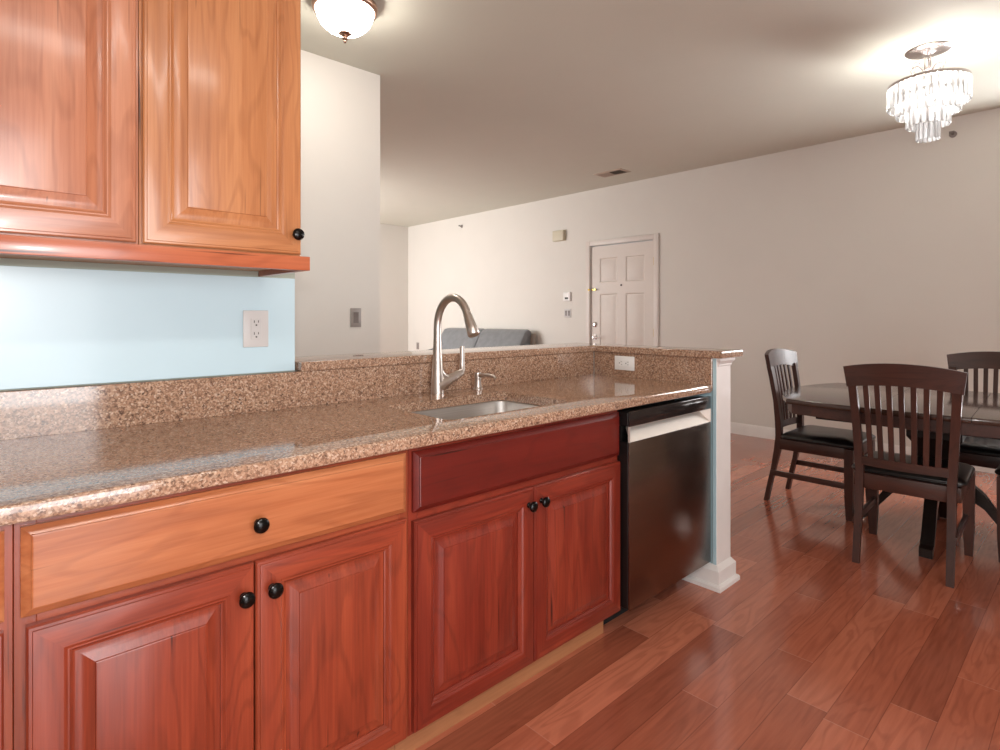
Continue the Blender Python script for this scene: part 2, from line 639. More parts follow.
# ------------------------------------------------------------------ entry door (door_1)
def panel_face(b, w, h, panels, t, yb):
    """slab in XZ, front at y=yb-t; panels list of (x0,x1,z0,z1): recessed rings. Built as grid cells."""
    xs = sorted({0, w} | {p[0] for p in panels} | {p[1] for p in panels})
    zs = sorted({0, h} | {p[2] for p in panels} | {p[3] for p in panels})
    yfz = yb - t
    for i in range(len(xs) - 1):
        for j in range(len(zs) - 1):
            x0, x1, z0, z1 = xs[i], xs[i + 1], zs[j], zs[j + 1]
            if any(p[0] <= x0 and x1 <= p[1] and p[2] <= z0 and z1 <= p[3] for p in panels):
                L = []
                for d, y in ((0, 0), (.012, .010), (.022, .010), (.045, .003), (.05, .002)):
                    L.append([(x0 + d, yfz + y, z0 + d), (x1 - d, yfz + y, z0 + d), (x1 - d, yfz + y, z1 - d), (x0 + d, yfz + y, z1 - d)])
                b.loft(L, caps=(False, True))
            else:
                b.bm.faces.new([b.bm.verts.new(p) for p in ((x0, yfz, z0), (x1, yfz, z0), (x1, yfz, z1), (x0, yfz, z1))])
    # body
    b.loft([[(0, yfz, 0), (w, yfz, 0), (w, yfz, h), (0, yfz, h)], [(0, yb, 0), (w, yb, 0), (w, yb, h), (0, yb, h)]], caps=(False, True))


d1 = bpy.data.objects.new('door_1', None)
C.objects.link(d1)
d1.location = (XR + 0.055, 4.475, 0.008)
d1.rotation_euler = (0, 0, -PI / 2)      # local x -> world -y, local -y -> world -x
struct(d1)
dw, dh = 0.89, 2.058
b = MB()
pans = [(.125, .385, 1.605, 1.905), (.505, .765, 1.605, 1.905), (.125, .385, .82, 1.465), (.505, .765, .82, 1.465), (.125, .385, .2, .68), (.505, .765, .2, .68)]
panel_face(b, dw, dh, pans, .045, .0)
M['casing'] = plain('casing_paint', (222, 214, 208), 0.4, var=0.01)
M['door'] = plain('door_paint', (218, 208, 200), 0.45, var=0.01)
b.build('door_slab', M['door'], d1, smooth=20)
b = MB()
for x0, x1, z0, z1 in ((-.075, -.012, 0, 2.13), (dw + .012, dw + .075, 0, 2.13), (-.012, dw + .012, 2.07, 2.13)):
    b.box(x0, x1, -.075, -.0555, z0, z1, .005)
b.build('door_casing', M['casing'], d1)
b = MB()
b.box(-.0095, -.004, -.05, .02, 0, 2.066).box(dw + .004, dw + .0095, -.05, .02, 0, 2.066)
b.build('door_jamb', M['trim'], d1, smooth=0)
b = MB()
b.lathe([(.0, -.045), (.032, -.045), (.032, -.053), (.026, -.058), (.012, -.06), (.012, -.07), (.0, -.07)], (.055, 0, 1.085), 'y', 20)
o = b.build('deadbolt', M['chrome'], d1); o['label'] = 'round chrome deadbolt'
b = MB()
b.lathe([(.0, -.045), (.033, -.045), (.033, -.053), (.013, -.058), (.013, -.09), (.0, -.09)], (.055, 0, .928), 'y', 20)
b.tube([(.055, -.085, .928), (.10, -.087, .927), (.17, -.08, .922)], [.010, .009, .007], 10)
o = b.build('door_lever', M['chrome'], d1); o['label'] = 'chrome lever handle'
b = MB()
b.box(.0, .075, -.06, -.0455, 1.512, 1.53, .003)
b.lathe([(.012, -.06), (.012, -.078), (.0, -.078)], (.07, 0, 1.521), 'y', 10)
b.box(-.03, .0, -.09, -.076, 1.51, 1.532, .003)
o = b.build('security_latch', M['brass'], d1); o['label'] = 'brass swing latch'
b = MB().lathe([(.0, -.045), (.012, -.045), (.012, -.05), (.007, -.051), (.0, -.051)], (.445, 0, 1.563), 'y', 14)
b.build('peephole', M['slot'], d1)
for hz in (.2, 1.0, 1.82):
    b = MB().lathe([(.007, hz - .045), (.007, hz + .045)], (dw + .004, -.052, 0), 'z', 10)
    b.build('hinge', M['brass'], d1)

# ------------------------------------------------------------------ cabinet doors and drawer fronts
FR = [(0, 0), (0, .013), (.003, .0165), (.0075, .0172), (.0085, .0192), (.012, .02), (.050, .02), (.053, .0185), (.0555, .0172), (.058, .0172), (.063, .0128), (.066, .0118), (.066, .004)]
PN = [(.0645, .008), (.0725, .0085), (.082, .0115), (.0945, .0158), (.0955, .0178), (.098, .0185)]
DR = [(0, 0), (0, .0085), (.002, .010), (.013, .0162), (.0135, .019), (.016, .02)]


def ring_loops(x0, x1, z0, z1, yb, prof):
    return [[(x0 + d, yb - q, z0 + d), (x1 - d, yb - q, z0 + d), (x1 - d, yb - q, z1 - d), (x0 + d, yb - q, z1 - d)] for d, q in prof]


def knob(parent, x, y, z):
    """mushroom knob sticking out towards -y from door front y"""
    b = MB()
    b.lathe([(.0, 0), (.0085, 0), (.0085, -.002), (.0055, -.006), (.0055, -.013), (.011, -.016), (.0155, -.0185), (.0165, -.022), (.0150, -.026), (.0105, -.029), (.005, -.0305), (.0, -.0308)], (x, y, z), 'y', 24)
    return b.build('knob', M['knob'], parent)


def cab_door(parent, x0, x1, z0, z1, yb, fam, fam_panel=None, kn=None):
    b = MB()
    b.loft(ring_loops(x0, x1, z0, z1, yb, FR), caps=(True, True), mis=[0, 1, 0, 1])
    d = b.build('door', [WH[fam], WV[fam]], parent, smooth=20)
    b = MB()
    b.loft(ring_loops(x0, x1, z0, z1, yb, PN), caps=(True, True))
    b.build('panel', WV[fam_panel or fam], d, smooth=20)
    if kn:
        knob(d, kn[0], yb - .0195, kn[1])
    return d


def drawer_front(parent, x0, x1, z0, z1, yb, fam, kn=None, name='drawer'):
    b = MB()
    b.loft(ring_loops(x0, x1, z0, z1, yb, DR), caps=(True, True))
    d = b.build(name, WH[fam], parent, smooth=20)
    if kn:
        knob(d, kn[0], yb - .0195, kn[1])
    return d


def cab_body(parent, x0, x1, z0, z1, yfr, yback, fam, stiles, rails, top=True):
    """carcass behind a face frame; stiles = (x0,x1), rails=(x0,x1,z0,z1)"""
    b = MB()
    b.box(x0, x1, yfr + .019, yback, z0, z0 + .018)
    if top:
        b.box(x0, x1, yfr + .019, yback, z1 - .018, z1)
    b.box(x0, x0 + .016, yfr + .019, yback, z0 + .018, z1 - .018).box(x1 - .016, x1, yfr + .019, yback, z0 + .018, z1 - .018)
    b.box(x0 + .016, x1 - .016, yback - .012, yback, z0 + .018, z1 - .018)
    b.build('body', M['iwood'], parent, smooth=0)
    b = MB()
    for a0, a1 in stiles:
        b.box(a0, a1, yfr, yfr + .019, z0, z1, .0008, 1, mi=0)
    for a0, a1, c0, c1 in rails:
        b.box(a0, a1, yfr + .0004, yfr + .0186, c0, c1, .0008, 1, mi=1)
    b.build('face_frame', [WV[fam], WH[fam]], parent, smooth=0)


YD = 1.255           # back plane of lower doors (front 1.235)
ZB, ZT = .102, .861
def base_cab(name, label, x0, x1, z_split, fam, top=True):
    t = thing(name, label, 'cabinet', (0, 0, 0))
    st = [(x0, x0 + .03), (x1 - .03, x1)]
    cab_body(t, x0, x1, ZB, ZT, YD, 1.855, fam, st, [(x0 + .03, x1 - .03, ZT - .03, ZT), (x0 + .03, x1 - .03, z_split - .016, z_split + .022), (x0 + .03, x1 - .03, ZB, ZB + .035)], top)
    b = MB().box(x0, x1, 1.318, 1.333, 0.0, ZB - .001)
    b.build('toe_kick', M['kick'], t, smooth=0)
    return t


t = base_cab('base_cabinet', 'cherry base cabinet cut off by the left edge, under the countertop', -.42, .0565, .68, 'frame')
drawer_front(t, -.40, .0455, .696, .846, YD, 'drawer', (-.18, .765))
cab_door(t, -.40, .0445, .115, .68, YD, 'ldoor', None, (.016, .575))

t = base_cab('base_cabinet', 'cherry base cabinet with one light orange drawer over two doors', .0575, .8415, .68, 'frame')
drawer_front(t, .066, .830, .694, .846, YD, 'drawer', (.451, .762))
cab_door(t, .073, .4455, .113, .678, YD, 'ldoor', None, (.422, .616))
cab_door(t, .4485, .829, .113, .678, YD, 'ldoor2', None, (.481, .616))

t = base_cab('sink_cabinet', 'dark red cherry sink cabinet with plain false front over two doors', .8425, 1.7645, .672, 'sdoor', False)
drawer_front(t, .853, 1.7638, .686, .845, YD, 'sfront', None, 'false_front')
cab_door(t, .852, 1.3005, .113, .664, YD, 'sdoor', None, (1.274, .614))
cab_door(t, 1.3035, 1.7638, .113, .664, YD, 'sdoor', None, (1.330, .616))

# wall cabinets
YU = 1.57
def wall_cab(label, x0, x1, dx0, dx1, fam, kn):
    t = thing('wall_cabinet', label, 'cabinet')
    cab_body(t, x0, x1, 1.345, 2.2, YU, YK - .002, fam, [(x0, x0 + .03), (x1 - .03, x1)], [(x0 + .03, x1 - .03, 1.345, 1.38), (x0 + .03, x1 - .03, 2.165, 2.2)])
    cab_door(t, dx0, dx1, 1.372, 2.185, YU, fam, None, kn)


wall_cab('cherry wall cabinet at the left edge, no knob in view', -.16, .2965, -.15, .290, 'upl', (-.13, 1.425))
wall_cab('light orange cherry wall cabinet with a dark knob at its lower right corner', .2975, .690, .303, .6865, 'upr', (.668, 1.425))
b = MB()
poly = [(-.16, 1.548), (.710, 1.548), (.710, YK - .003), (.692, YK - .003), (.692, 1.566), (-.16, 1.566)]
b.prism(poly, 1.328, 1.367, 'z', bev=.0015)
tag(b.build('light_rail', WH['rail']), 'cherry light rail strip running along the bottom of the wall cabinets', 'trim')

# blue panel behind the counter
b = MB().box(-2.55, .812, YK - .007, YK - .0005, 1.016, 1.326, .001, 1)
tag(b.build('blue_splashboard', M['blue']), 'pale blue panel between granite backsplash and wall cabinets', 'panel')

# ------------------------------------------------------------------ granite
def plate(outer, holes, z0, z1, front=None, bev=.008):
    b = bmesh.new()
    loops = []
    for L in [outer] + holes:
        vs = [b.verts.new((p[0], p[1], z1)) for p in L]
        es = [b.edges.new((vs[i], vs[(i + 1) % len(vs)])) for i in range(len(vs))]
        loops.append((vs, es))
    bmesh.ops.triangle_fill(b, use_beauty=True, edges=[e for _, es in loops for e in es])
    top = b.faces[:]
    low = {}
    for vs, _ in loops:
        for v in vs:
            low[v] = b.verts.new((v.co.x, v.co.y, z0))
    for f in top:
        b.faces.new([low[v] for v in reversed(f.verts)])
    for vs, _ in loops:
        n = len(vs)
        for i in range(n):
            j = (i + 1) % n
            b.faces.new((vs[i], vs[j], low[vs[j]], low[vs[i]]))
    bmesh.ops.recalc_face_normals(b, faces=b.faces[:])
    if front:
        es = [e for e in b.edges if front(e) and len(e.link_faces) == 2 and e.calc_face_angle(0) > 0.5]
        bmesh.ops.bevel(b, geom=es, offset=bev, segments=4, profile=0.5, affect='EDGES')
    m = MB()
    m.bm.free()
    m.bm = b
    return m


ZC = .895
YC0 = 1.208
hole = rrect(1.03, 1.578, 1.323, 1.682, .035)
def horiz(e):
    return abs(e.verts[0].co.z - e.verts[1].co.z) < 1e-6
m = plate([(-.45, YC0), (2.4085, YC0), (2.4085, 1.8595), (-.45, 1.8595)], [hole], .8625, ZC,
          lambda e: horiz(e) and all(abs(v.co.y - YC0) < 1e-5 for v in e.verts), .009)
tag(m.build('countertop', M['granite'], smooth=30), 'polished brown speckled granite countertop with the sink cut into it', 'countertop')
b = MB().box(-.45, 2.4085, 1.860, 1.894, ZC - .001, 1.0135, .0015, 1)
tag(b.build('backsplash', M['granite']), 'long granite backsplash strip behind the sink and faucet', 'backsplash')
b = MB().box(2.409, 2.4185, 1.2105, 1.8595, ZC - .02, 1.0135, .0015, 1)
tag(b.build('backsplash', M['granite']), 'short granite backsplash strip on the peninsula end, with a white outlet', 'backsplash')
m = plate([(.818, 1.850), (2.396, 1.850), (2.396, 1.158), (2.602, 1.158), (2.602, 2.125), (.818, 2.125)], [], 1.0145, 1.0455,
          lambda e: horiz(e), .004)
tag(m.build('bar_top', M['granite'], smooth=30), 'raised L-shaped granite bar ledge above the counter', 'bar top')

# ------------------------------------------------------------------ sink, faucet, soap dispenser
t = thing('sink', 'undermount stainless steel sink set in the granite counter', 'sink', (1.304, 1.5025, .8625))
def rl(d, z, r):
    return [(x - 1.304, y - 1.5025, z) for x, y in rrect(1.03 - .004 + d, 1.578 + .004 - d, 1.323 - .004 + d, 1.682 + .004 - d, r, 8)]
b = MB()
b.loft([rl(-.014, -.0015, .045), rl(-.014, -.0005, .045), rl(0, -.0005, .04), rl(.003, -.004, .04), rl(.010, -.15, .045), rl(.018, -.175, .045), rl(.04, -.19, .04), rl(.10, -.194, .03)], caps=(False, True))
b.loft([rl(-.014, -.0015, .045), rl(.004, -.006, .045), rl(.008, -.15, .045), rl(.016, -.178, .045), rl(.10, -.198, .03)], caps=(False, True))
b.build('basin', M['steel'], t)
b = MB()
b.lathe([(.045, -.192), (.045, -.1895), (.034, -.1885), (.03, -.191), (.0, -.191)], (0, .02, 0), 'z', 24)
b.build('drain', M['chrome'], t)

FX, FY = 1.361, 1.822
t = thing('faucet', 'tall brushed nickel gooseneck kitchen faucet behind the sink', 'faucet', (FX, FY, ZC))
b = MB()
pts = [(0, 0, 0), (0, 0, .006), (0, 0, .05), (0, 0, .10), (0, 0, .16), (0, 0, .22), (0, 0, .255)]
rad = [.0265, .0265, .0240, .0215, .0180, .0155, .0150]
R = .097
for i in range(1, 15):
    a = PI * i / 14 * 0.86
    pts.append((0, -R + R * math.cos(a), .262 + R * 1.17 * math.sin(a)))
    rad.append(.0150)
b.tube(pts, rad, 18)
b.build('spout', M['nickel'], t, smooth=60)
e = Vector(pts[-1])
dr = (Vector(pts[-1]) - Vector(pts[-2])).normalized()
b = MB()
b.tube([e - dr * .004, e + dr * .003, e + dr * .010, e + dr * .05, e + dr * .082, e + dr * .086], [.0152, .0158, .0168, .0205, .0232, .0195], 18)
b.build('spray_head', M['nickel'], t, smooth=50)
b = MB()
b.tube([(-.004, -.004, .026), (.014, -.005, .034), (.035, -.007, .044), (.06, -.008, .054), (.085, -.008, .063), (.106, -.008, .072)], [.0245, .0250, .0225, .0195, .0170, .0155], 18)
b.tube([(.0, -.004, .105), (.012, -.004, .083), (.026, -.006, .066), (.05, -.008, .058)], [.0150, .0135, .0135, .0120], 14)
b.build('handle_hub', M['nickel'], t, smooth=60)
b = MB()
b.tube([(.100, -.008, .069), (.114, -.008, .076), (.119, -.008, .088), (.1195, -.008, .118), (.1195, -.008, .182)], [.0150, .0145, .0115, .0100, .0093], 14)
b.build('lever', M['nickel'], t, smooth=50)

t = thing('soap_dispenser', 'small brushed nickel soap dispenser pump right of the faucet', 'soap dispenser', (1.56, 1.808, ZC))
b = MB()
b.lathe([(.0, 0), (.020, 0), (.020, .004), (.0155, .008), (.0138, .03), (.0138, .04)], seg=18)
b.build('base', M['nickel'], t)
b = MB()
b.lathe([(.0, .04), (.0130, .0405), (.0142, .062), (.013, .070), (.0, .071)], seg=18)
b.tube([(0, 0, .058), (0, -.03, .060), (0, -.065, .0630), (0, -.095, .060), (0, -.110, .053)], [.0095, .0085, .0075, .007, .006], 10)
b.build('pump_spout', M['nickel'], t, smooth=50)

# ------------------------------------------------------------------ dishwasher
t = thing('dishwasher', 'dark stainless dishwasher with pocket handle between sink cabinet and white post', 'dishwasher', (1.766, 1.205, 0))
wd = .617
b = MB().box(.012, wd - .012, .165, .6, .03, .85)
b.build('tub', M['black'], t, smooth=0)
b = MB().box(.001, wd - .001, .004, .05, .125, .736, .002, 1).box(.001, wd - .001, .004, .05, .796, .845, .002, 1).box(.001, wd - .001, .037, .05, .737, .795)
b.build('door_core', M['black'], t, smooth=0)
b = MB().box(.0, wd, -.004, .0035, .125, .737, .0025, 2)
b.build('door_panel', M['dwsteel'], t)
b = MB().box(.0, wd, -.004, .0035, .795, .850, .0025, 2)
b.build('control_strip', M['dwdark'], t)
b = MB()
y0, y1, z0, z1 = -.003, .034, .738, .7945
b.loft([[(.004, y0, z0), (wd - .004, y0, z0)], [(.03, y1, z1 - .014), (wd - .03, y1, z1 - .014)], [(.03, y1, z1), (wd - .03, y1, z1)]], caps=(False, False), closed=False)
for a, s_ in ((.004, 1), (wd - .004, -1)):
    b.bm.faces.new([b.bm.verts.new(p) for p in ((a, y0, z0), (a, y0, z1), (a + .026 * s_, y1, z1), (a + .026 * s_, y1, z1 - .014))])
b.box(0, .004, -.004, .0035, z0, z1).box(wd - .004, wd, -.004, .0035, z0, z1)
o = b.build('pocket_handle', M['dwhandle'], t, smooth=0)
o['label'] = 'paler satin steel pocket handle'
b = MB().box(.005, wd - .03, .145, .16, .0, .118)
b.build('kick_plate', M['kickblack'], t, smooth=0)

# ------------------------------------------------------------------ outlets and switches (built in local XZ, facing -y)
def receptacle(b, cx, cz, mi, horizontal=False):
    def bx(u0, u1, w0, w1, d0, d1, m):
        if horizontal:
            b.box(cx + w0, cx + w1, -d1, -d0, cz - u1, cz - u0, mi=m)
        else:
            b.box(cx + u0, cx + u1, -d1, -d0, cz + w0, cz + w1, mi=m)
    for s_ in (-1, 1):
        q = .019 * s_
        bx(-.0075, -.0055, q + .000, q + .008, .0068, .0078, mi)
        bx(.0055, .0075, q + .001, q + .008, .0068, .0078, mi)
        bx(-.0025, .0025, q - .0095, q - .005, .0068, .0078, mi)


def outlet(label, loc, rz, w, h, plate_m, horizontal=False, group=None):
    t = thing('wall_outlet', label, 'outlet', loc, rz)
    b = MB().box(-w / 2, w / 2, -.005, 0, -h / 2, h / 2, .002, 2)
    b.build('cover_plate', plate_m, t)
    b = MB()
    a, c = (.0165, .0335) if not horizontal else (.0335, .0165)
    b.box(-a, a, -.007, -.005, -c, c, .0006, 1, mi=0)
    receptacle(b, 0, 0, 1, horizontal)
    b.build('receptacle', [plate_m, M['slot']], t, smooth=0)
    return t


outlet('grey outlet with wide cover plate on the pale blue panel', (.682, YK - .007, 1.159), 0, .080, .118, M['plate_grey'])
outlet('white outlet mounted sideways on the peninsula backsplash', (2.409, 1.668, .964), -PI / 2, .116, .070, M['plate'], True)
outlet('tiny grey outlet low on the right wall by the far corner', (XR, 8.25, .68), -PI / 2, .075, .118, M['switch_grey'])

t = thing('light_switch', 'grey rocker switch on the white wall past the wall cabinet', 'light switch', (1.811, 3.29, 1.19))
MB().box(-.037, .037, -.006, 0, -.06, .06, .002).build('cover_plate', M['switch_grey'], t)
b = MB().prism([(-.010, -.034), (-.006, -.034), (-.006, .034), (-.011, .034), (-.0075, 0)], -.0165, .0165, 'x')
b.build('rocker', M['switch_dark'], t, smooth=0)

t = thing('light_switch', 'small double switch plate under the thermostat beside the entry door', 'light switch', (XR, 4.857, 1.237), -PI / 2)
MB().box(-.057, .057, -.006, 0, -.058, .058, .002).build('cover_plate', M['plate_grey'], t)
for q in (-.024, .024):
    b = MB().prism([(-.010, -.034), (-.006, -.034), (-.006, .034), (-.011, .034), (-.0075, 0)], q - .0165, q + .0165, 'x')
    b.build('rocker', M['switch_dark'], t, smooth=0)

t = thing('thermostat', 'white wall thermostat beside the entry door, above the switches', 'thermostat', (XR, 4.86, 1.452), -PI / 2)
MB().box(-.06, .06, -.025, 0, -.058, .058, .005).build('case', M['plate'], t)
MB().box(-.028, .028, -.0262, -.0248, -.032, -.008, .001, 1).build('display', M['slot'], t, smooth=0)

t = thing('door_chime', 'beige door chime box high on the wall left of the door', 'door chime', (XR, 4.99, 2.258), -PI / 2)
MB().box(-.10, .10, -.012, 0, -.072, .072, .003).build('base', M['beige'], t)
MB().box(-.094, .094, -.05, -.0125, -.068, .068, .008, 3).build('cover', M['beige'], t)

def sprinkler(label, y, z):
    t = thing('sprinkler_head', label, 'sprinkler', (XR, y, z), -PI / 2, None)
    b = MB().lathe([(.0, 0), (.026, 0), (.026, -.004), (.02, -.009), (.012, -.011), (.0, -.011)], axis='y', seg=18)
    b.build('escutcheon', M['switch_grey'], t)
    b = MB().lathe([(.009, -.011), (.009, -.03), (.006, -.034), (.0, -.034)], axis='y', seg=12)
    b.tube([(-.013, -.028, 0), (-.012, -.045, 0), (0, -.053, 0), (.012, -.045, 0), (.013, -.028, 0)], .0025, 6)
    b.box(-.017, .017, -.058, -.053, -.004, .014)
    b.build('deflector', M['switch_dark'], t)


sprinkler('sidewall fire sprinkler on the right wall below the chandelier', .87, 2.645)
sprinkler('sidewall fire sprinkler high on the wall near the far corner', 7.04, 2.62)

t = thing('ceiling_vent', 'louvred air vent on the ceiling near the entry door wall', 'vent', (5.215, 3.78, H))
b = MB()
W2, L2 = .075, .155
b.loft([[(-W2 - .025, -L2 - .025, 0), (W2 + .025, -L2 - .025, 0), (W2 + .025, L2 + .025, 0), (-W2 - .025, L2 + .025, 0)],
        [(-W2 - .025, -L2 - .025, -.004), (W2 + .025, -L2 - .025, -.004), (W2 + .025, L2 + .025, -.004), (-W2 - .025, L2 + .025, -.004)],
        [(-W2, -L2, -.010), (W2, -L2, -.010), (W2, L2, -.010), (-W2, L2, -.010)],
        [(-W2, -L2, -.002), (W2, -L2, -.002), (W2, L2, -.002), (-W2, L2, -.002)]], caps=(True, False))
b.build('frame', M['vent'], t, smooth=0)
MB().box(-W2, W2, -L2, L2, -.0025, -.0015).build('duct', M['ventdark'], t, smooth=0)
for i in range(14):
    y = -L2 + .012 + i * (2 * L2 - .02) / 13
    d = .010 if i > 6 else -.010
    b = MB().prism([(y - d * .5, -.003), (y - d * .5 + .0015, -.003), (y + d * .5 + .0015, -.0105), (y + d * .5, -.0105)], -W2, W2, 'x')
    b.build('louvre', M['vent'], t, smooth=0)

# ------------------------------------------------------------------ flush ceiling lamp
t = thing('flush_ceiling_lamp', 'lit white glass bowl ceiling lamp with bronze rim and finial', 'ceiling lamp', (1.389, 2.63, H))
b = MB()
b.lathe([(.0, 0), (.13, 0), (.15, -.010), (.160, -.025), (.163, -.040), (.158, -.052), (.146, -.056), (.140, -.050), (.140, -.02), (.0, -.015)], seg=48)
b.build('rim', M['rim'], t, smooth=50)
b = MB()
b.lathe([(.1395, -.048), (.140, -.062), (.134, -.088), (.118, -.118), (.092, -.142), (.055, -.158), (.015, -.164), (.0, -.164)], seg=48, caps=(False, True))
b.build('glass_bowl', M['glow'], t, smooth=80)
b = MB()
b.lathe([(.0, -.160), (.029, -.161), (.033, -.166), (.026, -.172), (.012, -.177), (.010, -.184), (.015, -.189), (.013, -.195), (.006, -.2), (.008, -.206), (.005, -.212), (.0, -.215)], seg=24)
b.build('finial', M['rim'], t, smooth=50)

# ------------------------------------------------------------------ chandelier
t = thing('chandelier', 'lit crystal chandelier of four stepped tiers over the dining table', 'chandelier', (4.182, .752, H))
b = MB()
b.lathe([(.0, 0), (.112, 0), (.114, -.006), (.106, -.012), (.06, -.016), (.034, -.02), (.022, -.03), (.0, -.032)], seg=40)
b.build('canopy', M['chrome'], t, smooth=50)
b = MB()
for a in (0, 1, 2):
    x, y = .016 * math.cos(a * 2.09), .016 * math.sin(a * 2.09)
    b.tube([(x, y, -.04), (x, y, -.10), (x * .7, y * .7, -.12), (x, y, -.15), (x, y, -.25)], .0055, 8)
b.lathe([(.02, -.115), (.024, -.12), (.02, -.125)], seg=16)
b.lathe([(.03, -.245), (.03, -.255), (.012, -.262), (.012, -.40)], seg=16)
b.build('stem', M['chrome'], t)
for i in range(6):
    a = i * PI / 3 + .3
    pts = []
    for q, z in ((.018, -.13), (.035, -.10), (.055, -.075), (.08, -.075), (.092, -.095), (.086, -.115), (.074, -.112), (.072, -.10)):
        pts.append((q * math.cos(a), q * math.sin(a), z))
    MB().tube(pts, .0028, 6).build('scroll_arm', M['chrome'], t)
tiers = [(.198, -.200, .125, 38), (.152, -.265, .115, 26), (.103, -.335, .115, 20), (.055, -.425, .105, 14)]
proto = None
for R_, z, ln, n in tiers:
    b = MB()
    b.lathe([(R_ - .006, z - .008), (R_ + .004, z - .008), (R_ + .004, z + .008), (R_ - .006, z + .008), (R_ - .006, z - .008)], seg=48, caps=(False, False))
    for k in range(3):
        a = k * 2.0944
        b.tube([(.012 * math.cos(a), .012 * math.sin(a), z), ((R_ - .004) * math.cos(a), (R_ - .004) * math.sin(a), z)], .003, 6)
    ring = b.build('tier_ring', M['chrome'], t, smooth=40)
    wdt = min(.017, 2 * PI * R_ / n * .47)
    first = None
    for k in range(n):
        a = 2 * PI * k / n
        if first is None:
            b = MB()
            L = []
            for w_, zz in ((.4, 0), (1, -.006), (1, -.02), (1, -ln + .012), (.9, -ln + .003), (.5, -ln)):
                L.append([(wdt * w_ * math.cos(j * PI / 3), wdt * .5 * w_ * math.sin(j * PI / 3), zz) for j in range(6)])
            b.loft(L)
            first = c = b.build('crystal', M['crystal'], ring, smooth=0)
        else:
            c = first.copy()
            C.objects.link(c)
            c.parent = ring
        c.location = (R_ * math.cos(a), R_ * math.sin(a), z - .006)
        c.rotation_euler = (0, 0, a + PI / 2)
for k in range(6):
    a = k * PI / 3
    b = MB()
    b.lathe([(.0, -.255), (.010, -.250), (.017, -.235), (.017, -.222), (.009, -.205), (.008, -.195), (.0, -.19)], (.10 * math.cos(a), .10 * math.sin(a), -.02), 'z', 12)
    b.build('light_bulb', M['bulb'], t, smooth=60)

# ------------------------------------------------------------------ dining chairs (local: front = +y, origin on the floor)
def chair(label, loc, rz, group='dark slat-back dining chairs'):
    t = thing('dining_chair', label, 'chair', loc, rz, group)
    prof = [(-.292, 0), (-.272, .10), (-.245, .22), (-.222, .34), (-.212, .43), (-.213, .52), (-.226, .66), (-.248, .80), (-.262, .875)]
    def back_y(z):
        for (ya, za), (yb_, zb) in zip(prof, prof[1:]):
            if za <= z <= zb:
                return ya + (yb_ - ya) * (z - za) / (zb - za)
        return prof[-1][0] - (z - .875) * .16
    for s_ in (-1, 1):
        loops = []
        for y, z in prof:
            q = .181 + (.024 * (z - .45) / .43 if z > .45 else 0)
            wx = .0145 + .003 * min(z, .45) / .45
            dy = .0135 if z < .3 or z > .6 else .018
            loops.append([(s_ * q - wx, y - dy, z), (s_ * q + wx, y - dy, z), (s_ * q + wx, y + dy, z), (s_ * q - wx, y + dy, z)])
        MB().loft(loops).build('rear_leg', M['dwv'], t, smooth=30)
        b = MB()
        b.loft([[(s_ * .205 + a * w_, .195 + c * w_, z) for a, c in ((-1, -1), (1, -1), (1, 1), (-1, 1))] for w_, z in ((.016, 0), (.022, .12), (.0235, .30), (.0235, .415))])
        b.build('front_leg', M['dwv'], t, smooth=30)
        MB().box(s_ * .195 - .009, s_ * .195 + .009, -.259, .18, .175, .208, .002).build('side_stretcher', M['dwy'], t)
        MB().box(s_ * .200 - .011, s_ * .200 + .011, -.199, .175, .352, .418, .002).build('side_apron', M['dwy'], t)
    MB().box(-.164, .164, -.226, -.204, .352, .425, .002).build('rear_apron', M['dwx'], t)
    MB().box(-.181, .181, .19, .21, .352, .418, .002).build('front_apron', M['dwx'], t)

    def bow(x):
        return -.040 * (1 - (x / .235) ** 2)
    # lower back rail and crest rail follow a shallow bow
    def rail(name, xs, zlo, zhi, th, flare=0):
        b = MB()
        loops = []
        n = 20
        for i in range(n + 1):
            u = -1 + 2 * i / n
            x0 = xs * u
            zl, zh = zlo(u), zhi(u)
            xl, xh = x0, x0 * (1 + flare)
            yl, yh = back_y(zl) + bow(xl) * .9 + .004, back_y(zh) + bow(xh) * .9 + .004
            loops.append([(xl, yl - th, zl), (xl, yl + th, zl), (xh, yh + th, zh), (xh, yh - th, zh)])
        b.loft(loops)
        return b.build(name, M['dwx'], t, smooth=30)
    rail('crest_rail', .227, lambda u: .872 - .022 * u * u, lambda u: .978 - .028 * u * u, .0125, .055)
    rail('lower_rail', .170, lambda u: .467, lambda u: .508, .009)
    for i in range(7):
        x = (-.75 + 1.5 * i / 6) * .176
        loops = []
        for z in (.505, .6, .7, .8, .878):
            f = .5 + .5 * (z - .505) / .37
            xx = x * (1 + .10 * (z - .505) / .37)
            y = back_y(z) + bow(xx) * .9 + .004
            loops.append([(xx - .0112, y - .005, z), (xx + .0112, y - .005, z), (xx + .0112, y + .005, z), (xx - .0112, y + .005, z)])
        MB().loft(loops).build('slat', M['dwv'], t, smooth=30)
    # cushion
    b = MB()
    L = []
    for d, z in ((.006, .4195), (-.004, .424), (-.008, .434), (-.004, .444), (.012, .456), (.045, .465), (.10, .469)):
        L.append([(x, y, z) for x, y in rrect(-.222 + d, .222 - d, -.188 + d * .8, .222 - d, .035, 4)])
    b.loft(L)
    c = b.build('seat', M['leather'], t, smooth=60)
    b = MB()
    P_ = rrect(-.2255, .2255, -.191, .2255, .036, 4)
    P_ = P_ + P_[:2]
    b.tube([(x, y, .4285) for x, y in P_], .0038, 6)
    b.build('piping', M['leather'], c, smooth=60)
    return t


